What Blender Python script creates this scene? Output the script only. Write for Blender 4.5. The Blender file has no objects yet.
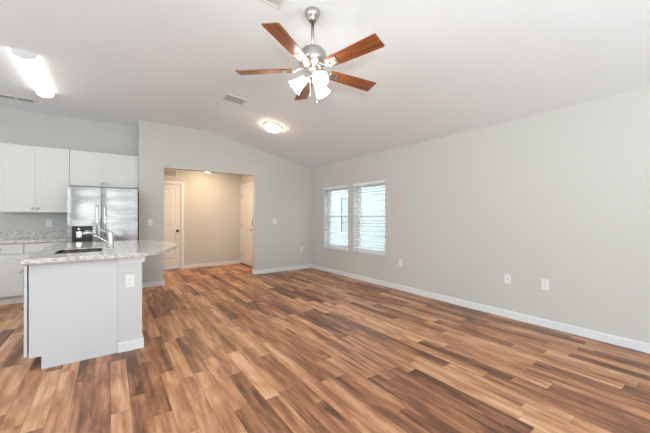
import bpy, bmesh, math, random
from mathutils import Vector, Matrix
PI = math.pi
scene = bpy.context.scene
C = scene.collection

# ---------------------------------------------------------------- camera
cam_data = bpy.data.cameras.new('camera')
cam = bpy.data.objects.new('camera', cam_data)
C.objects.link(cam)
cam.location = (0, 0, 1.247)
cam.rotation_euler = (PI / 2, 0, math.radians(-35.87))
cam_data.sensor_fit = 'HORIZONTAL'
cam_data.sensor_width = 36.0
cam_data.lens = 16.42
cam_data.shift_y = 0.5 / 650
cam_data.clip_start = 0.02
scene.camera = cam

# ---------------------------------------------------------------- world, lights, exposure
world = bpy.data.worlds.new('sky')
scene.world = world
world.use_nodes = True
bgn = world.node_tree.nodes['Background']
bgn.inputs['Color'].default_value = (0.80, 0.90, 1.0, 1)
bgn.inputs['Strength'].default_value = 2.7

def area(name, loc, rot, sx, sy, power, color):
    l = bpy.data.lights.new(name, 'AREA')
    l.shape = 'RECTANGLE'; l.size = sx; l.size_y = sy
    l.energy = power; l.color = color
    o = bpy.data.objects.new(name, l); C.objects.link(o)
    o.location = loc; o.rotation_euler = rot
    return o
# added fill light at an unseen, made-up opening far behind the camera
area('rear_fill', (2.65, -4.92, 1.15), (PI / 2, 0, 0), 2.3, 2.1, 12, (0.76, 0.93, 1.0))
# added fill lights on the left, at made-up openings out of view
area('side_fill', (-2.84, 4.0, 1.70), (PI / 2, 0, -PI / 2), 2.4, 1.1, 4, (1.0, 0.98, 0.95))
area('side_fill', (-2.84, 0.6, 1.70), (PI / 2, 0, -PI / 2), 2.0, 1.1, 30, (0.76, 0.93, 1.0))
# large added fill bounced off the ceiling, then the photographer's small flash
area('ceiling_bounce_fill', (0.5, -2.3, 0.8), (PI, 0, 0), 1.0, 1.0, 110, (0.74, 0.93, 1.0))
area('flash', (-0.44, -0.70, 1.22), (math.radians(146), 0, math.radians(-48)), 0.20, 0.20, 42, (0.84, 0.96, 1.0))
# extra warm fill added behind the header, apart from the visible hall dome
area('hall_fill', (1.75, 6.85, 2.40), (0, 0, 0), 0.25, 0.25, 15, (1.0, 0.70, 0.44))
scene.view_settings.view_transform = 'Standard'
scene.view_settings.look = 'None'
scene.view_settings.exposure = 0.46
scene.view_settings.gamma = 1.0
scene.view_settings.use_curve_mapping = False

# ---------------------------------------------------------------- materials
def srgb(r, g, b):
    f = lambda c: (c / 255 / 12.92) if c / 255 <= 0.04045 else ((c / 255 + 0.055) / 1.055) ** 2.4
    return (f(r), f(g), f(b), 1)

def new_mat(name):
    m = bpy.data.materials.new(name); m.use_nodes = True
    return m, m.node_tree.nodes, m.node_tree.links, m.node_tree.nodes['Principled BSDF']

def mat_plain(name, col, rough=0.5, metal=0.0, bump=0.0, scale=60.0, spec=0.5, var=0.03):
    m, N, L, P = new_mat(name)
    tc = N.new('ShaderNodeTexCoord')
    no = N.new('ShaderNodeTexNoise'); no.inputs['Scale'].default_value = scale
    no.inputs['Detail'].default_value = 3
    L.new(tc.outputs['Object'], no.inputs['Vector'])
    mx = N.new('ShaderNodeMix'); mx.data_type = 'RGBA'
    mx.inputs[6].default_value = tuple(c * (1 - var) for c in col[:3]) + (1,)
    mx.inputs[7].default_value = tuple(min(1, c * (1 + var)) for c in col[:3]) + (1,)
    L.new(no.outputs['Fac'], mx.inputs[0]); L.new(mx.outputs[2], P.inputs['Base Color'])
    P.inputs['Roughness'].default_value = rough
    P.inputs['Metallic'].default_value = metal
    P.inputs['Specular IOR Level'].default_value = spec
    if bump:
        b = N.new('ShaderNodeBump'); b.inputs['Strength'].default_value = bump
        b.inputs['Distance'].default_value = 0.004
        L.new(no.outputs['Fac'], b.inputs['Height']); L.new(b.outputs['Normal'], P.inputs['Normal'])
    return m

def mat_emit(name, col, strength):
    m, N, L, P = new_mat(name)
    P.inputs['Base Color'].default_value = (0.9, 0.9, 0.9, 1)
    P.inputs['Roughness'].default_value = 0.35
    P.inputs['Emission Color'].default_value = col
    P.inputs['Emission Strength'].default_value = strength
    return m

def mat_floor():
    m, N, L, P = new_mat('laminate_planks')
    W, LEN = 0.107, 0.84
    def math_(op, a, b=None):
        n = N.new('ShaderNodeMath'); n.operation = op
        for i, v in enumerate((a, b)):
            if v is None: continue
            if isinstance(v, (int, float)): n.inputs[i].default_value = v
            else: L.new(v, n.inputs[i])
        return n.outputs[0]
    tc = N.new('ShaderNodeTexCoord'); sp = N.new('ShaderNodeSeparateXYZ')
    L.new(tc.outputs['Object'], sp.inputs[0])
    xr = math_('DIVIDE', sp.outputs[0], W); row = math_('FLOOR', xr)
    w1 = N.new('ShaderNodeTexWhiteNoise'); w1.noise_dimensions = '1D'; L.new(row, w1.inputs['W'])
    yr = math_('ADD', math_('DIVIDE', sp.outputs[1], LEN), math_('MULTIPLY', w1.outputs['Value'], 7.31))
    idx = math_('FLOOR', yr)
    cb = N.new('ShaderNodeCombineXYZ'); L.new(row, cb.inputs[0]); L.new(idx, cb.inputs[1])
    w2 = N.new('ShaderNodeTexWhiteNoise'); w2.noise_dimensions = '3D'; L.new(cb.outputs[0], w2.inputs['Vector'])
    rv = w2.outputs['Value']
    # a plank-specific offset feeds every grain noise
    def grain(sx, sy, scale, detail, dist=0.0):
        c = N.new('ShaderNodeCombineXYZ')
        L.new(math_('MULTIPLY', sp.outputs[0], sx), c.inputs[0])
        L.new(math_('MULTIPLY', sp.outputs[1], sy), c.inputs[1])
        L.new(math_('MULTIPLY', rv, 37.0), c.inputs[2])
        n = N.new('ShaderNodeTexNoise'); n.inputs['Scale'].default_value = scale
        n.inputs['Detail'].default_value = detail; n.inputs['Distortion'].default_value = dist
        L.new(c.outputs[0], n.inputs['Vector']); return n.outputs['Fac']
    blotch = grain(1.0, 0.22, 12.0, 3.5, 0.7)
    streak = grain(1.0, 0.06, 42.0, 4.0, 0.6)
    band = grain(1.0, 0.05, 15.0, 2.0, 0.8)
    v = math_('ADD', math_('MULTIPLY', rv, 0.56), math_('MULTIPLY', blotch, 0.95))
    v = math_('ADD', v, math_('MULTIPLY', math_('SUBTRACT', streak, 0.5), 0.42))
    v = math_('ADD', v, math_('MULTIPLY', math_('SUBTRACT', band, 0.5), 0.85))
    v = math_('SUBTRACT', v, 0.235)
    r = N.new('ShaderNodeValToRGB'); L.new(v, r.inputs[0])
    e = r.color_ramp.elements
    e[0].position = 0.10; e[0].color = srgb(98, 64, 46)
    e[1].position = 0.95; e[1].color = srgb(224, 176, 138)
    for p, c in ((0.30, (134, 88, 64)), (0.48, (166, 112, 80)), (0.62, (188, 133, 97)), (0.78, (206, 153, 114))):
        x = e.new(p); x.color = srgb(*c)
    # thin joints
    fx = math_('FRACT', xr); fy = math_('FRACT', yr)
    ex = math_('MINIMUM', fx, math_('SUBTRACT', 1.0, fx))
    ey = math_('MINIMUM', fy, math_('SUBTRACT', 1.0, fy))
    jx = math_('LESS_THAN', ex, 0.012); jy = math_('LESS_THAN', ey, 0.0016)
    j = math_('MAXIMUM', jx, jy)
    mx = N.new('ShaderNodeMix'); mx.data_type = 'RGBA'
    L.new(math_('MULTIPLY', j, 0.55), mx.inputs[0]); L.new(r.outputs[0], mx.inputs[6])
    mx.inputs[7].default_value = srgb(70, 44, 32)
    L.new(mx.outputs[2], P.inputs['Base Color'])
    P.inputs['Roughness'].default_value = 0.38
    P.inputs['Specular IOR Level'].default_value = 0.35
    b = N.new('ShaderNodeBump'); b.inputs['Strength'].default_value = 0.08; b.inputs['Distance'].default_value = 0.002
    L.new(streak, b.inputs['Height']); L.new(b.outputs[0], P.inputs['Normal'])
    return m

def mat_granite(name='speckled_granite'):
    m, N, L, P = new_mat(name)
    tc = N.new('ShaderNodeTexCoord')
    def noise(scale, det):
        n = N.new('ShaderNodeTexNoise'); n.inputs['Scale'].default_value = scale; n.inputs['Detail'].default_value = det
        L.new(tc.outputs['Object'], n.inputs['Vector']); return n.outputs['Fac']
    r = N.new('ShaderNodeValToRGB'); L.new(noise(38, 4), r.inputs[0])
    e = r.color_ramp.elements
    e[0].position = 0.30; e[0].color = srgb(176, 168, 158)
    e[1].position = 0.66; e[1].color = srgb(234, 232, 227)
    x = e.new(0.45); x.color = srgb(212, 205, 195)
    vo = N.new('ShaderNodeTexVoronoi'); vo.inputs['Scale'].default_value = 85
    L.new(tc.outputs['Object'], vo.inputs['Vector'])
    ma = N.new('ShaderNodeMath'); ma.operation = 'LESS_THAN'; L.new(vo.outputs['Distance'], ma.inputs[0]); ma.inputs[1].default_value = 0.33
    mb = N.new('ShaderNodeMath'); mb.operation = 'GREATER_THAN'; L.new(noise(17, 2), mb.inputs[0]); mb.inputs[1].default_value = 0.55
    mc = N.new('ShaderNodeMath'); mc.operation = 'MULTIPLY'; L.new(ma.outputs[0], mc.inputs[0]); L.new(mb.outputs[0], mc.inputs[1])
    mx = N.new('ShaderNodeMix'); mx.data_type = 'RGBA'
    L.new(mc.outputs[0], mx.inputs[0]); L.new(r.outputs[0], mx.inputs[6]); mx.inputs[7].default_value = srgb(104, 96, 90)
    L.new(mx.outputs[2], P.inputs['Base Color'])
    P.inputs['Roughness'].default_value = 0.10
    return m

def mat_wood(name, c1, c2, axis=0, rough=0.3):
    m, N, L, P = new_mat(name)
    tc = N.new('ShaderNodeTexCoord'); mp = N.new('ShaderNodeMapping')
    s = [26, 26, 26]; s[axis] = 1.6
    mp.inputs['Scale'].default_value = s
    L.new(tc.outputs['Object'], mp.inputs[0])
    n = N.new('ShaderNodeTexNoise'); n.inputs['Scale'].default_value = 1.3; n.inputs['Detail'].default_value = 5
    n.inputs['Distortion'].default_value = 0.5
    L.new(mp.outputs[0], n.inputs['Vector'])
    r = N.new('ShaderNodeValToRGB'); L.new(n.outputs['Fac'], r.inputs[0])
    r.color_ramp.elements[0].position = 0.3; r.color_ramp.elements[0].color = c1
    r.color_ramp.elements[1].position = 0.7; r.color_ramp.elements[1].color = c2
    L.new(r.outputs[0], P.inputs['Base Color'])
    P.inputs['Roughness'].default_value = rough
    return m

def mat_steel(name, col, rough, vert=True):
    m, N, L, P = new_mat(name)
    tc = N.new('ShaderNodeTexCoord'); mp = N.new('ShaderNodeMapping')
    mp.inputs['Scale'].default_value = (3, 3, 260) if vert else (200, 200, 3)
    L.new(tc.outputs['Object'], mp.inputs[0])
    n = N.new('ShaderNodeTexNoise'); n.inputs['Scale'].default_value = 1.0; n.inputs['Detail'].default_value = 2
    L.new(mp.outputs[0], n.inputs['Vector'])
    mr = N.new('ShaderNodeMapRange'); mr.inputs[3].default_value = rough * 0.8; mr.inputs[4].default_value = rough * 1.25
    L.new(n.outputs['Fac'], mr.inputs[0]); L.new(mr.outputs[0], P.inputs['Roughness'])
    P.inputs['Base Color'].default_value = col; P.inputs['Metallic'].default_value = 1.0
    # sheet metal is never quite flat: a broad shallow wave
    n2 = N.new('ShaderNodeTexNoise'); n2.inputs['Scale'].default_value = 2.6; n2.inputs['Detail'].default_value = 0
    mp2 = N.new('ShaderNodeMapping'); mp2.inputs['Scale'].default_value = (1.0, 1.0, 2.6)
    L.new(tc.outputs['Object'], mp2.inputs[0]); L.new(mp2.outputs[0], n2.inputs['Vector'])
    b = N.new('ShaderNodeBump'); b.inputs['Strength'].default_value = 0.5 if vert else 0.0; b.inputs['Distance'].default_value = 0.02
    L.new(n2.outputs['Fac'], b.inputs['Height']); L.new(b.outputs[0], P.inputs['Normal'])
    return m

def mat_glass(name):
    m, N, L, P = new_mat(name)
    out = N['Material Output']
    tr = N.new('ShaderNodeBsdfTransparent'); tr.inputs[0].default_value = (0.96, 0.98, 0.98, 1)
    gl = N.new('ShaderNodeBsdfGlossy'); gl.inputs['Roughness'].default_value = 0.02
    lw = N.new('ShaderNodeLayerWeight'); lw.inputs[0].default_value = 0.5
    pw = N.new('ShaderNodeMath'); pw.operation = 'POWER'; pw.inputs[1].default_value = 4.0
    L.new(lw.outputs['Facing'], pw.inputs[0])
    fr = N.new('ShaderNodeMath'); fr.operation = 'MULTIPLY_ADD'; fr.inputs[1].default_value = 0.6; fr.inputs[2].default_value = 0.03
    L.new(pw.outputs[0], fr.inputs[0])
    mi = N.new('ShaderNodeMixShader')
    L.new(fr.outputs[0], mi.inputs[0]); L.new(tr.outputs[0], mi.inputs[1]); L.new(gl.outputs[0], mi.inputs[2])
    L.new(mi.outputs[0], out.inputs[0])
    return m

M = {}
M['wall'] = mat_plain('greige_wall_paint', srgb(212, 210, 204), 0.75, bump=0.10, scale=90, spec=0.25, var=0.012)
M['ceiling'] = mat_plain('textured_ceiling_paint', srgb(243, 247, 250), 0.85, bump=0.35, scale=55, spec=0.2, var=0.012)
M['trim'] = mat_plain('white_trim_paint', srgb(238, 239, 240), 0.35, var=0.01)
M['door'] = mat_plain('white_door_paint', srgb(236, 234, 230), 0.4, var=0.01)
M['cabinet'] = mat_plain('white_cabinet_paint', srgb(232, 231, 226), 0.4, var=0.01)
M['panel'] = mat_plain('white_island_panel', srgb(216, 217, 219), 0.35, var=0.01)
M['knee'] = mat_plain('island_wall_paint', srgb(214, 213, 211), 0.7, bump=0.08, scale=90, var=0.012)
M['floor'] = mat_floor()
M['granite'] = mat_granite()
M['steel'] = mat_steel('brushed_stainless', (0.345, 0.328, 0.318, 1), 0.28)
M['chrome'] = mat_plain('satin_chrome', (0.72, 0.72, 0.72, 1), 0.16, 1.0)
M['nickel'] = mat_plain('brushed_nickel', (0.50, 0.48, 0.45, 1), 0.30, 1.0)
M['bronze'] = mat_plain('dark_bronze', srgb(78, 62, 50), 0.4, 0.7)
M['black'] = mat_plain('black_plastic', srgb(24, 24, 26), 0.35)
M['dgrey'] = mat_plain('dark_grey_steel', srgb(62, 63, 66), 0.5, 0.3)
M['plate'] = mat_plain('white_plastic_plate', srgb(240, 240, 238), 0.35, var=0.01)
M['slot'] = mat_plain('plate_slot_grey', srgb(150, 150, 148), 0.5)
M['vinyl'] = mat_plain('white_window_vinyl', srgb(236, 238, 238), 0.35, var=0.01)
M['slat'] = mat_plain('white_blind_slat', srgb(246, 247, 247), 0.4, var=0.01)
M['glass'] = mat_glass('window_glass')
M['blade'] = mat_wood('cherry_fan_blade', srgb(96, 52, 28), srgb(176, 104, 60), 0, 0.28)
M['vent'] = mat_plain('white_vent_enamel', srgb(226, 226, 224), 0.45, var=0.01)
M['ventback'] = mat_plain('vent_backing', srgb(205, 204, 202), 0.8)
M['ventdark'] = mat_plain('vent_cavity', srgb(96, 94, 92), 0.8)
M['shade'] = mat_emit('lit_frosted_glass', (1.0, 0.93, 0.82, 1), 15.0)
M['bulb'] = mat_emit('lit_bulb', (1.0, 0.88, 0.70, 1), 14.0)
M['tube'] = mat_emit('lit_acrylic_lens', (1.0, 0.94, 0.84, 1), 4.6)
M['dome'] = mat_emit('lit_glass_dome', (1.0, 0.80, 0.56, 1), 16.0)
M['halldome'] = mat_emit('lit_hall_dome', (1.0, 0.78, 0.50, 1), 10.0)
M['siding'] = mat_plain('white_lap_siding', srgb(196, 202, 208), 0.7, var=0.01)
M['hglass'] = mat_plain('dark_house_glass', srgb(170, 184, 190), 0.25)
M['grass'] = mat_plain('lawn_grass', srgb(104, 122, 72), 0.9, bump=0.4, scale=30, var=0.25)
M['shingle'] = mat_plain('grey_shingle', srgb(120, 116, 112), 0.9, bump=0.3, scale=30, var=0.15)
M['sinksteel'] = mat_plain('sink_steel', (0.42, 0.39, 0.35, 1), 0.22, 1.0)
M['threshold'] = mat_plain('dark_threshold', srgb(70, 50, 38), 0.5)

# ---------------------------------------------------------------- mesh helpers
class MB:
    """collects shapes into one mesh"""
    def __init__(s): s.bm = bmesh.new()
    def _add(s, verts, faces, smooth=False):
        vs = [s.bm.verts.new(v) for v in verts]
        for f in faces:
            try:
                fc = s.bm.faces.new([vs[i] for i in f]); fc.smooth = smooth
            except ValueError: pass
        return vs
    def box(s, x0, x1, y0, y1, z0, z1, bev=0.0, mtx=None):
        t = bmesh.new()
        bmesh.ops.create_cube(t, size=1)
        for v in t.verts:
            v.co = Vector(((x0 + x1) / 2 + v.co.x * (x1 - x0), (y0 + y1) / 2 + v.co.y * (y1 - y0), (z0 + z1) / 2 + v.co.z * (z1 - z0)))
        if bev:
            bmesh.ops.bevel(t, geom=list(t.edges), offset=bev, segments=2, affect='EDGES', profile=0.6)
        if mtx is not None: bmesh.ops.transform(t, matrix=mtx, verts=t.verts)
        s._merge(t); return s
    def _merge(s, t, smooth=None):
        mp = {}
        for v in t.verts: mp[v] = s.bm.verts.new(v.co)
        for f in t.faces:
            nf = s.bm.faces.new([mp[v] for v in f.verts]); nf.smooth = f.smooth if smooth is None else smooth
        t.free()
    def prism(s, pts, a0, a1, axis='y', bev=0.0):
        """polygon pts extruded along an axis; pts are the two other coordinates in order"""
        def P(p, a):
            return {'x': (a, p[0], p[1]), 'y': (p[0], a, p[1]), 'z': (p[0], p[1], a)}[axis]
        t = bmesh.new()
        lo = [t.verts.new(P(p, a0)) for p in pts]; hi = [t.verts.new(P(p, a1)) for p in pts]
        n = len(pts)
        t.faces.new(lo); t.faces.new(hi[::-1])
        for i in range(n): t.faces.new([lo[i], hi[i], hi[(i + 1) % n], lo[(i + 1) % n]])
        bmesh.ops.recalc_face_normals(t, faces=t.faces)
        if bev: bmesh.ops.bevel(t, geom=list(t.edges), offset=bev, segments=2, affect='EDGES')
        s._merge(t); return s
    def lathe(s, prof, seg=32, mtx=None, sy=1.0):
        """profile of (radius, height) turned about z"""
        t = bmesh.new(); rings = []
        for r, z in prof:
            if r < 1e-6: rings.append([t.verts.new((0, 0, z))])
            else: rings.append([t.verts.new((r * math.cos(2 * PI * k / seg), sy * r * math.sin(2 * PI * k / seg), z)) for k in range(seg)])
        for a, b in zip(rings, rings[1:]):
            for k in range(seg):
                k2 = (k + 1) % seg
                if len(a) == 1 and len(b) == 1: continue
                if len(a) == 1: f = t.faces.new([a[0], b[k], b[k2]])
                elif len(b) == 1: f = t.faces.new([a[k], b[0], a[k2]])
                else: f = t.faces.new([a[k], b[k], b[k2], a[k2]])
                f.smooth = True
        bmesh.ops.recalc_face_normals(t, faces=t.faces)
        if mtx is not None: bmesh.ops.transform(t, matrix=mtx, verts=t.verts)
        s._merge(t); return s
    def tube(s, pts, rad, seg=14, cap=True):
        pts = [Vector(p) for p in pts]
        rads = rad if isinstance(rad, (list, tuple)) else [rad] * len(pts)
        t = bmesh.new(); rings = []
        up = Vector((0, 0, 1))
        for i, p in enumerate(pts):
            d = (pts[min(i + 1, len(pts) - 1)] - pts[max(i - 1, 0)]).normalized()
            u = d.cross(up)
            if u.length < 1e-3: u = d.cross(Vector((0, 1, 0)))
            u.normalize(); w = u.cross(d).normalized()
            rings.append([t.verts.new(p + (u * math.cos(2 * PI * k / seg) + w * math.sin(2 * PI * k / seg)) * rads[i]) for k in range(seg)])
        for a, b in zip(rings, rings[1:]):
            for k in range(seg):
                f = t.faces.new([a[k], a[(k + 1) % seg], b[(k + 1) % seg], b[k]]); f.smooth = True
        if cap: t.faces.new(rings[0][::-1]); t.faces.new(rings[-1])
        bmesh.ops.recalc_face_normals(t, faces=t.faces)
        s._merge(t); return s
    def build(s, name, mat, parent=None, loc=None, rot=None):
        me = bpy.data.meshes.new(name); s.bm.to_mesh(me); s.bm.free()
        me.materials.append(mat)
        o = bpy.data.objects.new(name, me); C.objects.link(o)
        if parent is not None: o.parent = parent
        if loc is not None: o.location = loc
        if rot is not None: o.rotation_euler = rot
        return o

def thing(name, label, cat, loc=(0, 0, 0), rot=(0, 0, 0), group=None):
    o = bpy.data.objects.new(name, None); C.objects.link(o)
    o.empty_display_size = 0.1
    o.location = loc; o.rotation_euler = rot
    o['label'] = label; o['category'] = cat
    if group: o['group'] = group
    return o
def struct(o):
    o['kind'] = 'structure'; return o
def structE(name, loc=(0, 0, 0)):
    o = bpy.data.objects.new(name, None); C.objects.link(o); o.location = loc
    o['kind'] = 'structure'; return o

# ---------------------------------------------------------------- room dimensions
XR, YF, YK = 4.0, 6.106, 6.62        # right wall, far wall, kitchen back wall
XL, YB = -2.9, -5.0
ZF, ZW, XBR = 2.94, 2.44, 1.5        # flat ceiling, wall plate, x where slope starts
HX0, HX1, HZ = 0.79, 2.53, 2.15      # hall opening
YH, XHR = 7.80, 2.84                 # hall back wall and hall right wall
def zc(x): return ZF if x < XBR else ZF - (x - XBR) * (ZF - ZW) / (XR - XBR)

# floor
struct(MB().box(XL - .1, XR + .02, YB - .1, YH + .1, -0.12, 0).build('floor', M['floor']))
# ceiling: level over kitchen and fan, then sloping down to the right wall (soft crease)
pts = [(XL - .1, ZF)]
for k in range(7):
    x = XBR - 0.25 + k * 0.5 / 6
    z0 = ZF; z1 = zc(x)
    s_ = (x - (XBR - .25)) / .5
    pts.append((x, ZF - 0.2 * 0.5 * s_ * s_ / 2))
pts.append((XR + .2, ZW - 0.04)); pts += [(XR + .2, ZF + .15), (XL - .1, ZF + .15)]
struct(MB().prism(pts, YB - .1, YK + .1, 'y').build('ceiling', M['ceiling']))
# walls
w = MB()
w.prism([(0.40, 0), (HX0, 0), (HX0, zc(1) + .03), (0.40, ZF + .03)], YF, YF + .115)
w.prism([(HX0, HZ), (HX1, HZ), (HX1, zc(HX1) + .03), (XBR, ZF + .03), (HX0, ZF + .03)], YF, YF + .115)
w.prism([(HX1, 0), (XR + .05, 0), (XR + .05, zc(XR) + .03), (HX1, zc(HX1) + .03)], YF, YF + .115)
struct(w.build('wall_far', M['wall']))
struct(MB().box(0.40, 0.50, YF + .115, YH, 0, ZF + .02).build('wall_hall_left', M['wall']))
struct(MB().box(XL - .1, 0.40, YK, YK + .1, 0, ZF + .02).build('wall_kitchen', M['wall']))
# hall
D1 = (0.60, 1.375)                    # hall door slab, x range
w = MB().box(0.5, D1[0], YH, YH + .12, 0, 2.46).box(D1[1], XHR + .12, YH, YH + .12, 0, 2.46).box(D1[0], D1[1], YH, YH + .12, 2.035, 2.46)
struct(w.build('wall_hall_back', M['wall']))
D2 = (6.87, 7.735)                    # entry door, y range
w = MB().box(XHR, XHR + .12, YF + .115, D2[0], 0, 2.46).box(XHR, XHR + .12, D2[1], YH, 0, 2.46).box(XHR, XHR + .12, D2[0], D2[1], 2.045, 2.46)
struct(w.build('wall_hall_right', M['wall']))
struct(MB().box(0.5, XHR + .12, YF + .115, YH + .12, 2.44, 2.47).build('ceiling_hall', M['ceiling']))
# right wall with two window openings
WIN = ((4.715, 5.575), (3.685, 4.545))
WZ0, WZ1, WD = 0.56, 1.915, 0.20
w = MB()
ys = [YB - .1, WIN[1][0], WIN[1][1], WIN[0][0], WIN[0][1], YF]
w.box(XR, XR + WD, ys[0], ys[1], 0, ZW + .03).box(XR, XR + WD, ys[2], ys[3], 0, ZW + .03).box(XR, XR + WD, ys[4], ys[5], 0, ZW + .03)
for a, b in WIN:
    w.box(XR, XR + WD, a, b, 0, WZ0).box(XR, XR + WD, a, b, WZ1, ZW + .03)
struct(w.build('wall_right', M['wall']))
# left and back walls, out of view, with openings made up for fill light
w = MB().box(XL - .1, XL, YB - .1, -.4, 0, ZF).box(XL - .1, XL, 1.6, 2.8, 0, ZF).box(XL - .1, XL, -.4, 1.6, 0, 1.1).box(XL - .1, XL, -.4, 1.6, 2.3, ZF).box(XL - .1, XL, 5.2, YK, 0, ZF).box(XL - .1, XL, 2.8, 5.2, 0, 1.1).box(XL - .1, XL, 2.8, 5.2, 2.3, ZF)
struct(w.build('wall_left', M['wall']))
w = MB().box(XL - .1, 1.5, YB - .1, YB, 0, ZF).box(3.8, XR, YB - .1, YB, 0, ZF).box(1.5, 3.8, YB - .1, YB, 2.25, ZF)
struct(w.build('wall_back', M['wall']))

# baseboards
def base(name, boxes):
    b = MB()
    for x0, x1, y0, y1, side in boxes:
        b.box(x0, x1, y0, y1, 0, 0.078, 0.002)
        i = 0.005
        q = {'y-': (x0, x1, y0 + i, y1), 'y+': (x0, x1, y0, y1 - i), 'x-': (x0 + i, x1, y0, y1), 'x+': (x0, x1 - i, y0, y1)}[side]
        b.box(*q, 0.078, 0.088, 0.002)
    return struct(b.build(name, M['trim']))
T = 0.014
base('baseboard_right', [(XR - T, XR, YB, YF, 'x-')])
base('baseboard_far', [(0.40 - T, HX0 + T, YF - T, YF, 'y-'), (HX1 - T, XR - T, YF - T, YF, 'y-'),
                       (HX1 - T, HX1, YF, YF + .115, 'x-'), (HX0, HX0 + T, YF, YF + .115, 'x+')])
base('baseboard_hall', [(D1[1] + .065, XHR - T, YH - T, YH, 'y-'), (XHR - T, XHR, YF + .115, D2[0] - .062, 'x-'),
                        (XHR - T, XHR, D2[1] + .062, YH - T, 'x-')])
base('baseboard_back', [(XL, 1.5, YB, YB + T, 'y+'), (3.8, XR - T, YB, YB + T, 'y+')])
base('baseboard_left', [(XL, XL + T, YB, YK - .64, 'x+')])

# ---------------------------------------------------------------- hall doors
def panel_door(w_, h_, panels, th=0.035):
    """door slab lying in the xz plane, front face at y=0 looking to -y, sunk moulded panels"""
    b = MB(); G = 0.012
    b.box(0, w_, G, th, 0, h_)
    xs = sorted(set([0, w_] + [p[0] for p in panels] + [p[1] for p in panels]))
    # stiles and rails on the front as boxes around the panels
    cols = sorted(set((p[0], p[1]) for p in panels))
    prev = 0
    for c0, c1 in cols:
        b.box(prev, c0, 0, G, 0, h_); prev = c1
    b.box(prev, w_, 0, G, 0, h_)
    for c0, c1 in cols:
        z = 0
        for p in sorted([p for p in panels if (p[0], p[1]) == (c0, c1)], key=lambda p: p[2]):
            b.box(c0, c1, 0, G, z, p[2]); z = p[3]
        b.box(c0, c1, 0, G, z, h_)
    for p in panels:
        i = 0.022
        t = bmesh.new()
        o = [(p[0] + i, p[2] + i), (p[1] - i, p[2] + i), (p[1] - i, p[3] - i), (p[0] + i, p[3] - i)]
        j = i + 0.022
        q = [(p[0] + j, p[2] + j), (p[1] - j, p[2] + j), (p[1] - j, p[3] - j), (p[0] + j, p[3] - j)]
        A = [t.verts.new((x, G, z)) for x, z in o]; Bv = [t.verts.new((x, 0.003, z)) for x, z in q]
        t.faces.new(Bv)
        for k in range(4): t.faces.new([A[k], A[(k + 1) % 4], Bv[(k + 1) % 4], Bv[k]])
        bmesh.ops.recalc_face_normals(t, faces=t.faces)
        b._merge(t)
    return b

def casing(w_, h_, cw=0.058, th=0.016):
    b = MB()
    b.box(-cw, 0, -th, 0, 0, h_ + cw, 0.003).box(w_, w_ + cw, -th, 0, 0, h_ + cw, 0.003).box(0, w_, -th, 0, h_, h_ + cw, 0.003)
    # jambs lining the opening
    b.box(-0.002, 0.016, 0, 0.118, 0, h_).box(w_ - 0.016, w_ + 0.002, 0, 0.118, 0, h_).box(0.016, w_ - 0.016, 0, 0.118, h_ - 0.016, h_)
    return b

d1 = structE('door_1', (D1[0], YH - 0.0, 0))
wd, hd = D1[1] - D1[0], 2.035
casing(wd, hd).build('door_casing', M['trim'], d1)
sw = wd - 0.036
slab = panel_door(sw, 2.0, [(0.11, sw - 0.11, 0.22, 0.84), (0.11, sw - 0.11, 1.02, 1.88)]).build('door_slab', M['door'], d1, (0.018, 0.02, 0.022))
k = MB(); R90 = Matrix.Rotation(PI / 2, 4, 'X')
k.lathe([(0, 0), (0.032, 0), (0.032, 0.006), (0.012, 0.010), (0.011, 0.028), (0.024, 0.038), (0.028, 0.050), (0.024, 0.062), (0, 0.066)], 20, R90)
k.build('door_knob', M['bronze'], slab, (sw - 0.06, 0, 0.895))
MB().box(0.016, wd - 0.016, 0.0, 0.118, 0, 0.010).build('threshold', M['threshold'], d1)

# entry door: faces -x, so its local y axis points to +x
d2 = structE('door_2', (XHR, D2[1], 0)); d2.rotation_euler = (0, 0, -PI / 2)
wd = D2[1] - D2[0]
casing(wd, 2.045).build('door_casing', M['trim'], d2)
sw = wd - 0.036
c0, c1, c2, c3 = 0.12, sw / 2 - 0.05, sw / 2 + 0.05, sw - 0.12
slab = panel_door(sw, 2.0, [(a, b, z0, z1) for a, b in ((c0, c1), (c2, c3)) for z0, z1 in ((0.2, 0.78), (0.94, 1.56), (1.66, 1.87))]).build('door_slab', M['door'], d2, (0.018, 0.008, 0.02))
k = MB()
k.lathe([(0, 0), (0.03, 0), (0.03, 0.008), (0.011, 0.012), (0.011, 0.045), (0, 0.047)], 20, R90)
k.box(-0.105, 0.012, -0.052, -0.038, -0.010, 0.010, 0.004)
k.build('door_handle', M['bronze'], slab, (sw - 0.065, 0, 0.91))
MB().box(-0.033, 0.033, -0.024, 0, -0.085, 0.085, 0.008).box(-0.008, 0.008, -0.034, -0.022, -0.06, -0.02, 0.003).build('deadbolt', M['black'], slab, (sw - 0.065, 0, 1.10))
for z in (0.22, 1.0, 1.78):
    MB().box(-0.016, 0.004, -0.010, 0.0, -0.045, 0.045, 0.002).tube([(-0.006, -0.012, -0.048), (-0.006, -0.012, 0.048)], 0.006, 8).build('hinge', M['nickel'], slab, (0, 0, z))
MB().box(0.0, wd, -0.04, 0.118, 0, 0.016, 0.003).build('threshold', M['bronze'], d2)

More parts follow.
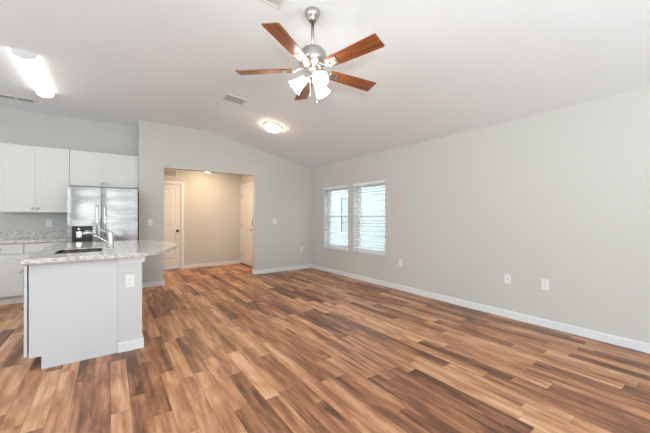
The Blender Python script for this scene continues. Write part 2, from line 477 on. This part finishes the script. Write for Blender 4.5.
# ---------------------------------------------------------------- windows and blinds
def make_window(n, y0, y1):
    wroot = structE('window_%d' % n, (XR, y0, WZ0))
    W_, H_ = y1 - y0, WZ1 - WZ0
    xg = 0.145
    f = MB()                     # frame ring in the opening
    f.box(xg - .03, xg + .045, 0, 0.035, 0, H_, .003).box(xg - .03, xg + .045, W_ - 0.035, W_, 0, H_, .003)
    f.box(xg - .03, xg + .045, 0.035, W_ - 0.035, 0, 0.035, .003).box(xg - .03, xg + .045, 0.035, W_ - 0.035, H_ - 0.035, H_, .003)
    f.build('window_frame', M['vinyl'], wroot)
    mid = H_ * 0.51
    for nm, za, zb, dx in (('lower_sash', 0.035, mid + 0.02, -0.012), ('upper_sash', mid - 0.02, H_ - 0.035, 0.014)):
        s_ = MB(); a, b = 0.035, W_ - 0.035
        x0, x1 = xg + dx - 0.010, xg + dx + 0.014
        s_.box(x0, x1, a, a + .032, za, zb, .002).box(x0, x1, b - .032, b, za, zb, .002)
        s_.box(x0, x1, a + .032, b - .032, za, za + .04, .002).box(x0, x1, a + .032, b - .032, zb - .04, zb, .002)
        so = s_.build(nm, M['vinyl'], wroot)
        MB().box(xg + dx + .001, xg + dx + .005, a + .03, b - .03, za + .038, zb - .038).build('pane', M['glass'], so)
    MB().box(-0.022, 0.115, -0.02, W_ + 0.02, -0.018, 0.002, 0.004).build('window_sill', M['plate'], wroot)
    return wroot
make_window(1, *WIN[0]); make_window(2, *WIN[1])

def make_blind(y0, y1, label):
    W_ = y1 - y0 - 0.012
    H_ = WZ1 - WZ0
    r = thing('window_blind', label, 'blind', (XR + 0.035, (y0 + y1) / 2, WZ0 + 0.004), group=None)
    h = W_ / 2
    v = MB().box(-0.045, -0.033, -h - .003, h + .003, H_ - .050, H_ - .004, .003)
    v.box(-0.033, -0.018, -h - .003, -h + .007, H_ - .050, H_ - .004).box(-0.033, -0.018, h - .007, h + .003, H_ - .050, H_ - .004)
    v.build('valance', M['slat'], r)
    MB().box(-0.028, 0.026, -h + .008, h - .008, H_ - .045, H_ - .006, .002).build('headrail', M['slat'], r)
    s_ = MB(); n = 23; top = H_ - .055; bot = 0.04
    for i in range(n):
        z = bot + (top - bot) * (i + .5) / n
        s_.box(-0.024, 0.024, -h, h, -0.0014, 0.0014, 0, Matrix.Translation((0, 0, z)) @ Matrix.Rotation(math.radians(-20), 4, 'Y'))
    s_.build('slats', M['slat'], r)
    MB().box(-0.026, 0.026, -h, h, 0.004, 0.022, .003).build('bottom_rail', M['slat'], r)
    c = MB()
    for y in (-h * .72, h * .72):
        for x in (-0.026, 0.026): c.tube([(x, y, 0.02), (x, y, H_ - .06)], 0.0012, 6)
    c.build('ladder_cords', M['slat'], r)
    MB().tube([(-0.040, h - .07, H_ - .07), (-0.042, h - .07, H_ - .66)], 0.004, 8).build('tilt_wand', M['slat'], r)
    return r
make_blind(*WIN[0], 'open white slatted blind on the window nearer the far corner, neighbour\'s window showing behind')
make_blind(*WIN[1], 'open white slatted blind on the wider-looking window farther from the room corner, only siding behind')

# ---------------------------------------------------------------- outdoors
struct(MB().box(XR + .25, 16, -4, 20, -0.35, -0.25).build('ground', M['grass']))
nh = thing('neighbour_house', 'white house with lap siding and a white trimmed window, outside the windows', 'house', (7.2, 8, -0.25))
nh_y0, nh_y1 = -7, 10
s_ = MB()
NW = (-0.02, 0.90, 0.92, 2.23)      # window y0,y1,z0,z1 local
for i in range(20):
    z0 = i * 0.17
    segs = [(nh_y0, nh_y1)]
    if z0 + .17 > NW[2] and z0 < NW[3]: segs = [(nh_y0, NW[0]), (NW[1], nh_y1)]
    for a, b in segs:
        s_.prism([(-0.012, z0), (0.0, z0 + .17), (0.1, z0 + .17), (0.1, z0)], a, b, 'y')
s_.build('siding', M['siding'], nh)
t_ = MB(); cw = 0.09
t_.box(-.03, .02, NW[0] - cw, NW[0], NW[2] - cw, NW[3] + cw).box(-.03, .02, NW[1], NW[1] + cw, NW[2] - cw, NW[3] + cw)
t_.box(-.03, .02, NW[0], NW[1], NW[2] - cw, NW[2]).box(-.03, .02, NW[0], NW[1], NW[3], NW[3] + cw).box(-.015, .03, NW[0], NW[1], (NW[2] + NW[3]) / 2 - .02, (NW[2] + NW[3]) / 2 + .02)
hw = t_.build('window', M['trim'], nh)
MB().box(.03, .05, NW[0] - .02, NW[1] + .02, NW[2] - .02, NW[3] + .02).build('pane', M['hglass'], hw)
MB().prism([(-0.45, 3.25), (-0.45, 3.42), (3.0, 5.1), (3.0, 4.9), (0.1, 3.4), (0.1, 3.25)], nh_y0 - .3, nh_y1 + .3, 'y').build('roof', M['shingle'], nh)

# ---------------------------------------------------------------- kitchen cabinets
def shaker(b_w, b_h, th=0.019):
    """door front in xz, facing -y, from the origin corner; shallow framed panel"""
    b = MB(); fw = 0.055; rc = 0.004
    b.box(0, b_w, rc, th, 0, b_h)
    b.box(0, fw, 0, rc, 0, b_h).box(b_w - fw, b_w, 0, rc, 0, b_h).box(fw, b_w - fw, 0, rc, 0, fw).box(fw, b_w - fw, 0, rc, b_h - fw, b_h)
    return b
def knob(parent, x, z, y=0.0):
    k = MB().lathe([(0, 0), (0.008, 0), (0.006, 0.012), (0.014, 0.018), (0.015, 0.024), (0.010, 0.028), (0, 0.029)], 16, R90)
    return k.build('knob', M['nickel'], parent, (x, y, z))

def upper_cabinet(x0, x1, z0, z1, label, name='wall_cabinet', ndoors=2, group=None):
    r = thing(name, label, 'cabinet', (x0, YK, z0), group=group)
    W_, H_ = x1 - x0, z1 - z0
    MB().box(0.0005, W_ - 0.0005, -0.325, -0.001, 0, H_, 0.001).build('body', M['cabinet'], r)
    dw = (W_ - 0.002 * (ndoors + 1)) / ndoors
    for i in range(ndoors):
        xx = 0.002 + i * (dw + 0.002)
        d = shaker(dw, H_ - 0.012).build('door', M['cabinet'], r, (xx, -0.346, 0.006))
        left = (i % 2 == 0) if ndoors > 1 else True
        knob(d, dw - 0.03 if left else 0.03, 0.055)
    return r
UZ0, UZ1 = 1.318, 2.335
upper_cabinet(-1.326, -0.537, UZ0, UZ1, 'tall white two-door wall cabinet left of the fridge, above the counter')
upper_cabinet(-0.535, 0.362, 1.755, UZ1, 'short white two-door wall cabinet directly above the refrigerator')
fs = MB().box(0.363, 0.3985, YK - .345, YK - .001, 1.755, UZ1).build('filler_strip', M['cabinet'])
fs['label'] = 'narrow white filler strip between the cabinet over the fridge and the wall'; fs['category'] = 'filler'

def base_cabinet(x0, x1, label, units):
    r = thing('base_cabinet', label, 'cabinet', (x0, YK, 0))
    W_ = x1 - x0
    b = MB().box(0.0005, W_ - .0005, -0.60, -0.001, 0.115, 0.873, 0.001).box(0.0005, W_ - .0005, -0.53, -0.001, 0, 0.115)
    b.build('body', M['cabinet'], r)
    uw = W_ / units
    for i in range(units):
        xx = i * uw + 0.006
        dw = MB().box(0, uw - .012, 0, .019, 0, .135, .002).build('drawer', M['cabinet'], r, (xx, -0.62, 0.728))
        knob(dw, uw / 2 - .006, .066)
        d = shaker(uw - .012, .53).build('door', M['cabinet'], r, (xx, -0.62, 0.128))
        left = i % 2 == 0 if units > 1 else True
        knob(d, uw - .012 - .03 if left else .03, .50)
    return r
base_cabinet(-1.012, -0.545, 'white base cabinet with one drawer, right beside the refrigerator', 1)
base_cabinet(-1.479, -1.013, 'white base cabinet with one drawer at the left edge of the photo', 1)
ct = thing('kitchen_worktop', 'speckled beige granite worktop with upstand along the kitchen wall', 'worktop', (-0.54, YK, 0.874))
MB().box(-0.945, 0.0, -0.648, -0.001, 0, 0.036, 0.003).build('slab', M['granite'], ct)
MB().box(-0.945, 0.0, -0.022, -0.001, 0.036, 0.150, 0.002).build('backsplash', M['granite'], ct)

# ---------------------------------------------------------------- refrigerator
fr = thing('refrigerator', 'stainless steel side-by-side refrigerator with ice and water dispenser', 'refrigerator', (-0.522, YK - .03, 0))
FW = 0.888; FY = -(YK - .03 - 5.80)            # door front plane, local y
MB().box(0.004, FW - .004, FY + .075, 0, 0.03, 1.695, 0.004).box(.03, FW - .03, FY + .06, -.02, 0, .03).build('body', M['dgrey'], fr)
MB().box(0.01, FW - .01, FY + .05, FY + .07, 0.012, 0.075, .003).build('kick_grille', M['black'], fr)
xs = 0.402
def fdoor(x0, x1, hole=None):
    """slightly bowed steel door"""
    b = MB(); z0, z1 = 0.085, 1.708
    b.box(x0, x1, FY + .020, FY + .070, z0, z1)
    def face(xa, xb, za, zb):
        n = 12
        vs, fsx = [], []
        for i in range(n + 1):
            x = xa + (xb - xa) * i / n
            u = (x - x0) / (x1 - x0) * 2 - 1
            yy = FY + 0.020 - 0.010 * (1 - abs(u) ** 3.5) ** 0.7
            vs += [(x, yy, za), (x, yy, zb)]
        for i in range(n): fsx.append((2 * i, 2 * i + 2, 2 * i + 3, 2 * i + 1))
        b._add(vs, fsx, True)
        k0 = len(vs)
        b._add([v for v in vs[0::2]] + [(xb, FY + .02, za), (xa, FY + .02, za)], [tuple(range(n + 3))])
        b._add([v for v in vs[1::2]] + [(xb, FY + .02, zb), (xa, FY + .02, zb)], [tuple(range(n + 3))])
    if not hole: face(x0, x1, z0, z1)
    else:
        hx0, hx1, hz0, hz1 = hole
        face(x0, x1, z0, hz0); face(x0, x1, hz1, z1)
        face(x0, hx0, hz0, hz1); face(hx1, x1, hz0, hz1)
    return b
hole = (0.045, 0.305, 0.86, 1.215)
fz = fdoor(0, xs - .003, hole).build('freezer_door', M['steel'], fr)
fd = fdoor(xs + .003, FW).build('fridge_door', M['steel'], fr)
def handle(parent, x):
    h = MB()
    zs = [0.955 + (1.425 - 0.955) * i / 14 for i in range(15)]
    h.tube([(x, FY - 0.050 - 0.012 * math.sin(PI * (z - .955) / .47), z) for z in zs], 0.0135, 12)
    for z in (0.975, 1.405): h.tube([(x, FY + .003, z), (x, FY - .052, z)], 0.010, 10)
    h.build('handle', M['chrome'], parent)
handle(fz, xs - .048); handle(fd, xs + .048)
dp = MB()
hx0, hx1, hz0, hz1 = hole
dp.box(hx0, hx1, FY + .001, FY + .018, 1.105, hz1, .004)                       # control panel
for a in ((hx0, hx0 + .008, hz0, 1.105), (hx1 - .008, hx1, hz0, 1.105), (hx0, hx1, hz0, hz0 + .012)):
    dp.box(a[0], a[1], FY, FY + .018, a[2], a[3], .002)
dp = dp.build('dispenser', M['steel'], fz)
MB().box(hx0 + .008, hx1 - .008, FY + .0165, FY + .0195, hz0 + .012, 1.105).build('recess', M['black'], dp)
MB().box(hx0 + .02, hx1 - .02, FY - .012, FY + .014, hz0 + .012, hz0 + .022, .002).build('drip_tray', M['dgrey'], dp)
sp_ = MB().lathe([(0.0, 0), (0.020, 0), (0.024, .03), (0.018, .06), (0, .06)], 16, Matrix.Translation((.135, FY + .002, 1.03)))
sp_.box(.10, .17, FY - .002, FY + .016, .93, 1.03, .006)
sp_.build('dispenser_paddle', M['chrome'], dp)
MB().box(.20, .265, FY - .002, FY + .016, .93, 1.06, .006).build('ice_chute', M['dgrey'], dp)

# ---------------------------------------------------------------- island
IY0, IY1 = 3.325, 4.95
isl = thing('kitchen_island', 'white kitchen island with grey end wall and baseboard, under a granite top', 'island', (0, IY0, 0))
L_ = IY1 - IY0
# white end panel with toe-kick notch
e = MB().prism([(-.459, 0), (.052, 0), (.052, .873), (-.533, .873), (-.533, .108), (-.459, .108)], 0.0, 0.018, 'y')
e.build('end_panel', M['panel'], isl)
MB().prism([(-.459, 0), (.052, 0), (.052, .873), (-.533, .873), (-.533, .108), (-.459, .108)], 1.60, 1.618, 'y').build('end_panel', M['panel'], isl)
# carcass as separate sheets, leaving room for the sink bowl
c = MB().box(-.52, .05, .02, 1.598, .108, .126).box(.034, .052, .02, 1.598, .126, .872).box(-.459, -.445, .02, 1.598, 0, .108)
c.box(-.533, -.517, .02, .05, .126, .872).box(-.533, -.517, .79, .83, .126, .872).box(-.533, -.517, 1.57, 1.598, .126, .872).box(-.533, -.517, .05, 1.57, .832, .872)
c.build('carcass', M['panel'], isl)
kw = MB().box(.053, .244, 0.0, L_, 0, .872).build('end_wall', M['knee'], isl)
bb = MB()
bb.box(.054, .244 + T, -T, 0, 0, .085, .002).box(.244, .244 + T, 0, L_, 0, .085, .002).box(.054, .244 + T, L_, L_ + T, 0, .085, .002)
bb.build('baseboard', M['trim'], isl)
cr = MB()
prof = [(0, 0), (-.008, 0), (-.010, .012), (-.022, .034), (-.026, .052), (0, .052)]
cr.prism([(y, .820 + z) for y, z in prof], .053, .244 + .024, 'x')
cr.prism([(.244 - y, .820 + z) for y, z in prof], -.02, L_, 'y')
cr.build('crown_moulding', M['trim'], isl)
uw = 0.39
for i, (y0, wdt) in enumerate(((.008, .38), (.392, .40), (.796, .40), (1.20, .405))):
    d = shaker(wdt, .735).build('door', M['panel'], isl, (-.563, y0 + wdt, .122), (0, 0, -PI / 2))
    knob(d, .03 if i % 2 else wdt - .03, .69)

# worktop with rounded overhang and sink cut-out
def island_top():
    out = [(-.568, 3.25), (.18, 3.25)]
    cpts = [(.28, 3.27), (.355, 3.325), (.43, 3.42), (.50, 3.54), (.565, 3.68), (.62, 3.84), (.655, 4.0), (.675, 4.16), (.675, 4.32),
            (.655, 4.48), (.615, 4.64), (.555, 4.78), (.47, 4.90), (.36, 4.985), (.24, 5.02)]
    out += cpts + [(-.568, 5.02)]
    hx0, hx1, hy0, hy1, r = -.425, -.070, 3.60, 4.06, .05
    hole = []
    for cx, cy, a0 in ((hx1 - r, hy1 - r, 0), (hx0 + r, hy1 - r, 90), (hx0 + r, hy0 + r, 180), (hx1 - r, hy0 + r, 270)):
        for k in range(5):
            a = math.radians(a0 + k * 22.5); hole.append((cx + r * math.cos(a), cy + r * math.sin(a)))
    bm = bmesh.new()
    res = {}
    for tag_, z in (('lo', 0.0), ('hi', 0.038)):
        oe = [bm.verts.new((x, y - IY0, z)) for x, y in out]; he = [bm.verts.new((x, y - IY0, z)) for x, y in hole]
        ed = [bm.edges.new((oe[i], oe[(i + 1) % len(oe)])) for i in range(len(oe))] + [bm.edges.new((he[i], he[(i + 1) % len(he)])) for i in range(len(he))]
        bmesh.ops.triangle_fill(bm, use_beauty=True, use_dissolve=False, edges=ed)
        res[tag_] = (oe, he)
    for q in (0, 1):
        a, b = res['lo'][q], res['hi'][q]; n = len(a)
        for i in range(n): bm.faces.new([a[i], a[(i + 1) % n], b[(i + 1) % n], b[i]])
    bmesh.ops.recalc_face_normals(bm, faces=bm.faces)
    m = MB(); m._merge(bm); return m, hole
top, hole2 = island_top()
it = top.build('island_worktop', M['granite'], None, (0, IY0, .876))
it['label'] = 'pale speckled granite island top with a rounded overhanging end'; it['category'] = 'worktop'
bv = it.modifiers.new('bevel', 'BEVEL'); bv.width = 0.004; bv.segments = 2; bv.limit_method = 'ANGLE'
# sink
sk = thing('sink', 'undermount stainless steel sink bowl set in the island top', 'sink', (-.2475, 3.83, .874))
b = bmesh.new()
cx, cy = -.2475, 3.83
rings = []
for sc_, z in ((.975, .034), (.990, .034), (.985, -.01), (.96, -.15), (.86, -.185), (.2, -.192)):
    rings.append([b.verts.new(((x - cx) * sc_, (y - cy) * sc_, z)) for x, y in hole2])
for a, c_ in zip(rings, rings[1:]):
    n = len(a)
    for i in range(n):
        f = b.faces.new([a[i], a[(i + 1) % n], c_[(i + 1) % n], c_[i]]); f.smooth = True
b.faces.new(rings[-1])
bmesh.ops.recalc_face_normals(b, faces=b.faces)
m_ = MB(); m_._merge(b); bo = m_.build('bowl', M['sinksteel'], sk)
so = bo.modifiers.new('thick', 'SOLIDIFY'); so.thickness = 0.0015; so.offset = 0
MB().lathe([(0, .004), (.02, .004), (.036, .006), (.042, .002), (.044, 0), (0, 0)], 24, Matrix.Translation((0, 0, -.191))).build('drain', M['chrome'], sk)
# faucet
fa = thing('faucet', 'satin chrome single-lever pull-out faucet beside the island sink', 'faucet', (0.004, 3.855, .9145))
MB().lathe([(0, 0), (.030, 0), (.030, .004), (.025, .008), (.0245, .165), (.0235, .172), (0, .174)], 28).build('body', M['chrome'], fa)
sp_ = MB().tube([(-.012, 0, .055), (-.06, 0, .088), (-.11, 0, .125), (-.15, 0, .152)], [.0125, .0125, .0130, .0140], 16)
spo = sp_.build('spout', M['chrome'], fa)
MB().tube([(-.145, 0, .149), (-.155, 0, .157), (-.178, 0, .172), (-.196, 0, .172), (-.212, 0, .160), (-.218, 0, .145)], [.014, .020, .026, .030, .028, .024], 18).build('spray_head', M['nickel'], spo)
MB().tube([(-.01, 0, .160), (-.04, 0, .174), (-.085, 0, .196)], [.008, .0065, .0050], 10).build('lever', M['chrome'], fa)

# ---------------------------------------------------------------- ceiling fan
FX, FYc = 1.350, 2.042
fan = thing('ceiling_fan', 'five-blade brushed nickel ceiling fan with cherry blades and three lit shades', 'ceiling fan', (FX, FYc, ZF))
MB().lathe([(0, 0), (.064, 0), (.064, -.010), (.060, -.026), (.048, -.052), (.036, -.060), (.034, -.078), (.022, -.084), (0, -.084)], 32).build('canopy', M['nickel'], fan)
MB().lathe([(0, -.08), (.0145, -.08), (.0145, -.31), (0, -.31)], 16).build('downrod', M['nickel'], fan)
MB().lathe([(0, -.285), (.024, -.285), (.026, -.303), (.060, -.308), (.092, -.322), (.112, -.352), (.117, -.395), (.110, -.425), (.088, -.446), (.060, -.470), (0, -.470)], 40).build('motor_housing', M['nickel'], fan)
lk = MB().lathe([(0, -.470), (.056, -.470), (.060, -.486), (.050, -.500), (.048, -.528), (.056, -.540), (.050, -.566), (.024, -.580), (.012, -.592), (0, -.594)], 32).build('light_kit', M['nickel'], fan)
BZ = ZF - 2.462
# blades
for n_, ang in enumerate((-76.5, -4.5, 67.5, 139.5, 211.5)):
    a = math.radians(ang)
    bm = bmesh.new()
    sec = [(.160, .043), (.185, .052), (.29, .057), (.43, .062), (.54, .066), (.620, .0685), (.630, .066), (.634, .061)]
    th = .0035
    rows = []
    for r_, hw_ in sec:
        rows.append([bm.verts.new((r_, y, z)) for z in (-th, th) for y in (-hw_, -hw_ * .33, hw_ * .33, hw_)])
    for p, q in zip(rows, rows[1:]):
        for i in range(3):
            bm.faces.new([p[i], p[i + 1], q[i + 1], q[i]]); bm.faces.new([p[4 + i], q[4 + i], q[5 + i], p[5 + i]])
        bm.faces.new([p[0], q[0], q[4], p[4]]); bm.faces.new([p[3], p[7], q[7], q[3]])
    for p in (rows[0], rows[-1]):
        bm.faces.new([p[0], p[1], p[2], p[3], p[7], p[6], p[5], p[4]])
    bmesh.ops.recalc_face_normals(bm, faces=bm.faces)
    bmesh.ops.transform(bm, matrix=Matrix.Rotation(math.radians(-12), 4, 'X'), verts=bm.verts)
    m_ = MB(); m_._merge(bm)
    bl = m_.build('blade', M['blade'], fan, (0, 0, -BZ), (0, 0, a))
    ir = MB()
    ir.tube([(.085, 0, .022), (.115, 0, .012), (.150, 0, -.006), (.185, 0, -.009)], [.012, .011, .010, .010], 10)
    ir.box(.160, .262, -.034, .034, -.009, -.0035, .002, Matrix.Rotation(math.radians(-12), 4, 'X'))
    for yy in (-.018, .018): ir.lathe([(0, -.0125), (.006, -.011), (.007, -.008), (0, -.008)], 10, Matrix.Rotation(math.radians(-12), 4, 'X') @ Matrix.Translation((.235, yy, 0)))
    ir.build('blade_iron', M['nickel'], bl)
# lamp shades
for ang in (260, 20, 140):
    a = math.radians(ang); tilt = math.radians(52)
    arm = MB().tube([(.040, 0, -.530), (.056, 0, -.542), (.062, 0, -.552)], .012, 10)
    ao = arm.build('lamp_arm', M['nickel'], lk, None, (0, 0, a))
    # shade axis leans outward; local -z is the mouth direction
    mt = Matrix.Translation((.060, 0, -.550)) @ Matrix.Rotation(-tilt, 4, 'Y')
    MB().lathe([(.016, .010), (.024, .004), (.026, -.012)], 20, mt).build('socket', M['nickel'], ao)
    sh = MB().lathe([(.026, -.004), (.032, -.014), (.038, -.035), (.044, -.065), (.054, -.100), (.064, -.122), (.061, -.122), (.051, -.100), (.041, -.065), (.035, -.035), (.024, -.012)], 32, mt)
    so_ = sh.build('lamp_shade', M['shade'], fan, None, (0, 0, a))
    MB().lathe([(0, -.02), (.013, -.03), (.022, -.055), (.027, -.078), (.022, -.098), (.010, -.108), (0, -.110)], 18, mt).build('bulb', M['bulb'], so_)
for dx, dy, ln in ((-.030, -.010, .10), (.034, -.018, .145)):
    ch = MB().tube([(dx, dy, -.565), (dx, dy, -.585 - ln)], .0013, 6)
    ch.lathe([(0, 0), (.004, -.004), (.005, -.016), (.003, -.024), (0, -.025)], 10, Matrix.Translation((dx, dy, -.585 - ln)))
    ch.build('pull_chain', M['plate'], fan)

# ---------------------------------------------------------------- other ceiling fixtures
# kitchen wrap-around fluorescent
kl = thing('fluorescent_light', 'long white lit wraparound fluorescent ceiling light over the kitchen', 'ceiling light', (-.715, 4.86, ZF))
b = MB().box(-.084, .084, -.60, .60, -.022, 0, .003).build('housing', M['vent'], kl)
prof = [(-.088 * math.cos(PI * k / 16), -.018 - .058 * math.sin(PI * k / 16) ** .8) for k in range(17)]
MB().prism(prof, -.598, .598, 'y').build('lens', M['tube'], kl)
for y0, y1 in ((-.612, -.600), (.600, .612)):
    pp = [(x * 1.03, z * 1.02 - .001) for x, z in prof] + [(.0905, 0), (-.0905, 0)]
    MB().prism(pp, y0, y1, 'y').build('end_cap', M['vent'], kl)
# slope-mounted flush light
SL = math.atan(0.2)
fx_, fy_ = 2.236, 4.60
fl = thing('flush_mount_light', 'round lit warm dome light on the sloped living room ceiling', 'ceiling light', (fx_, fy_, zc(fx_)), (0, SL, 0))
MB().lathe([(0, -.001), (.158, -.001), (.160, -.008), (.155, -.016), (.145, -.018), (0, -.018)], 40).build('rim', M['nickel'], fl)
MB().lathe([(.136, -.016), (.140, -.030), (.130, -.054), (.104, -.074), (.066, -.088), (.020, -.093), (0, -.093)], 40).build('dome', M['dome'], fl)
MB().lathe([(0, -.091), (.010, -.092), (.011, -.099), (.006, -.106), (0, -.108)], 14).build('finial', M['nickel'], fl)
# hall light
hl = thing('flush_mount_light', 'small lit warm dome light on the hallway ceiling above the opening', 'ceiling light', (1.88, 7.38, 2.44))
MB().lathe([(0, 0), (.118, 0), (.120, -.016), (.11, -.024), (0, -.024)], 32).build('rim', M['nickel'], hl)
MB().lathe([(.108, -.022), (.115, -.05), (.104, -.090), (.070, -.118), (.030, -.130), (0, -.132)], 32).build('dome', M['halldome'], hl)

def ceiling_vent(loc, rot, w_, d_, n, label, mid=False, lv=24, back='ventback'):
    r = thing('air_vent', label, 'air vent', loc, rot)
    f = MB(); t = .024 if back == 'ventback' else .015; z0, z1 = -.012, -.001
    f.box(-w_ / 2, w_ / 2, -d_ / 2, -d_ / 2 + t, z0, z1, .003).box(-w_ / 2, w_ / 2, d_ / 2 - t, d_ / 2, z0, z1, .003)
    f.box(-w_ / 2, -w_ / 2 + t, -d_ / 2 + t, d_ / 2 - t, z0, z1, .002).box(w_ / 2 - t, w_ / 2, -d_ / 2 + t, d_ / 2 - t, z0, z1, .002)
    if mid: f.box(-.012, .012, -d_ / 2 + t, d_ / 2 - t, z0, z1, .002)
    f.build('frame', M['vent'], r)
    MB().box(-w_ / 2 + t, w_ / 2 - t, -d_ / 2 + t, d_ / 2 - t, -.003, -.0015).build('backing', M[back], r)
    s_ = MB(); n_ = n; span = d_ - 2 * t
    for i in range(n_):
        y = -span / 2 + span * (i + .5) / n_
        s_.box(-w_ / 2 + t, w_ / 2 - t, -.006, .006, -.0008, .0008, 0, Matrix.Translation((0, y, -.007)) @ Matrix.Rotation(math.radians(lv), 4, 'X'))
    s_.build('louvers', M['vent'], r)
    return r
ceiling_vent((-1.09, 5.99, ZF), (0, 0, 0), .38, .16, 3, 'narrow white double-slot air vent on the kitchen ceiling at the left edge', True, 0, 'ventdark')
ceiling_vent((1.44, 4.20, ZF - .0085), (0, .076, 0), .30, .25, 5, 'small square white air vent on the ceiling left of the dome light')
ceiling_vent((.960, 2.02, ZF), (0, 0, 0), .30, .30, 10, 'square white air vent cut off by the top edge beside the fan')
# return grille on the hall wall above the door
r = thing('air_vent', 'white return-air grille on the hallway wall above the door', 'air vent', (1.135, YH, 2.275), (PI / 2, 0, 0))
f = MB(); w_, d_, t = .30, .17, .022
f.box(-w_ / 2, w_ / 2, -d_ / 2, -d_ / 2 + t, .001, .012, .003).box(-w_ / 2, w_ / 2, d_ / 2 - t, d_ / 2, .001, .012, .003)
f.box(-w_ / 2, -w_ / 2 + t, -d_ / 2 + t, d_ / 2 - t, .001, .012, .002).box(w_ / 2 - t, w_ / 2, -d_ / 2 + t, d_ / 2 - t, .001, .012, .002)
f.build('frame', M['vent'], r)
MB().box(-w_ / 2 + t, w_ / 2 - t, -d_ / 2 + t, d_ / 2 - t, .001, .002).build('backing', M['ventdark'], r)
s_ = MB()
for i in range(7):
    y = -.063 + .126 * (i + .5) / 7
    s_.box(-w_ / 2 + t, w_ / 2 - t, -.007, .007, -.0008, .0008, 0, Matrix.Translation((0, y, .007)) @ Matrix.Rotation(math.radians(35), 4, 'X'))
s_.build('louvers', M['vent'], r)

# ---------------------------------------------------------------- switches and outlets
def plate(loc, rotz, label, kind, name):
    """wall plate facing local -y"""
    cat = 'light switch' if kind.startswith('switch') else 'outlet'
    r = thing(name, label, cat, loc, (0, 0, rotz))
    hw = .058 if kind == 'switch2' else .036
    MB().box(-hw, hw, -.006, -.0008, -.058, .058, .002).build('cover_plate', M['plate'], r)
    if kind == 'outlet':
        for z in (-.020, .020):
            o = MB().box(-.017, .017, -.0085, -.005, z - .014, z + .014, .002).build('receptacle', M['plate'], r)
            MB().box(-.008, -.005, -.0092, -.0082, z - .004, z + .006).box(.005, .008, -.0092, -.0082, z - .004, z + .006).box(-.0025, .0025, -.0092, -.0082, z - .011, z - .007).build('slots', M['slot'], o)
    elif kind == 'coax':
        MB().lathe([(0, 0), (.008, 0), (.008, .004), (.005, .005), (.005, .012), (0, .012)], 14, Matrix.Translation((0, -.006, 0)) @ R90).build('coax_jack', M['nickel'], r)
    else:
        xs_ = (-.023, .023) if kind == 'switch2' else (0,)
        for x in xs_:
            MB().box(x - .0165, x + .0165, -.0095, -.005, -.033, .033, .003).build('rocker', M['plate'], r)
    return r
plate((XR, 1.655, .477), -PI / 2, 'white cable jack plate on the right wall, left of the near outlet', 'coax', 'wall_jack')
plate((XR, 1.262, .480), -PI / 2, 'white outlet on the right wall, nearest the camera', 'outlet', 'wall_outlet')
plate((XR, 3.337, .473), -PI / 2, 'white outlet on the right wall between the windows and the cable jack', 'outlet', 'wall_outlet')
plate((3.72, YF, .477), 0, 'white outlet low on the far wall beside the room corner', 'outlet', 'wall_outlet')
plate((3.006, YF, 1.15), 0, 'white double light switch on the far wall right of the hallway opening', 'switch2', 'light_switch')
plate((.57, YF, 1.15), 0, 'white single light switch on the pier between fridge and hallway opening', 'switch', 'light_switch')
plate((-.82, YK, 1.145), 0, 'white outlet on the kitchen wall under the wall cabinet', 'outlet', 'wall_outlet')
plate((.147, IY0, .648), 0, 'white outlet on the grey end wall of the island', 'outlet', 'wall_outlet')
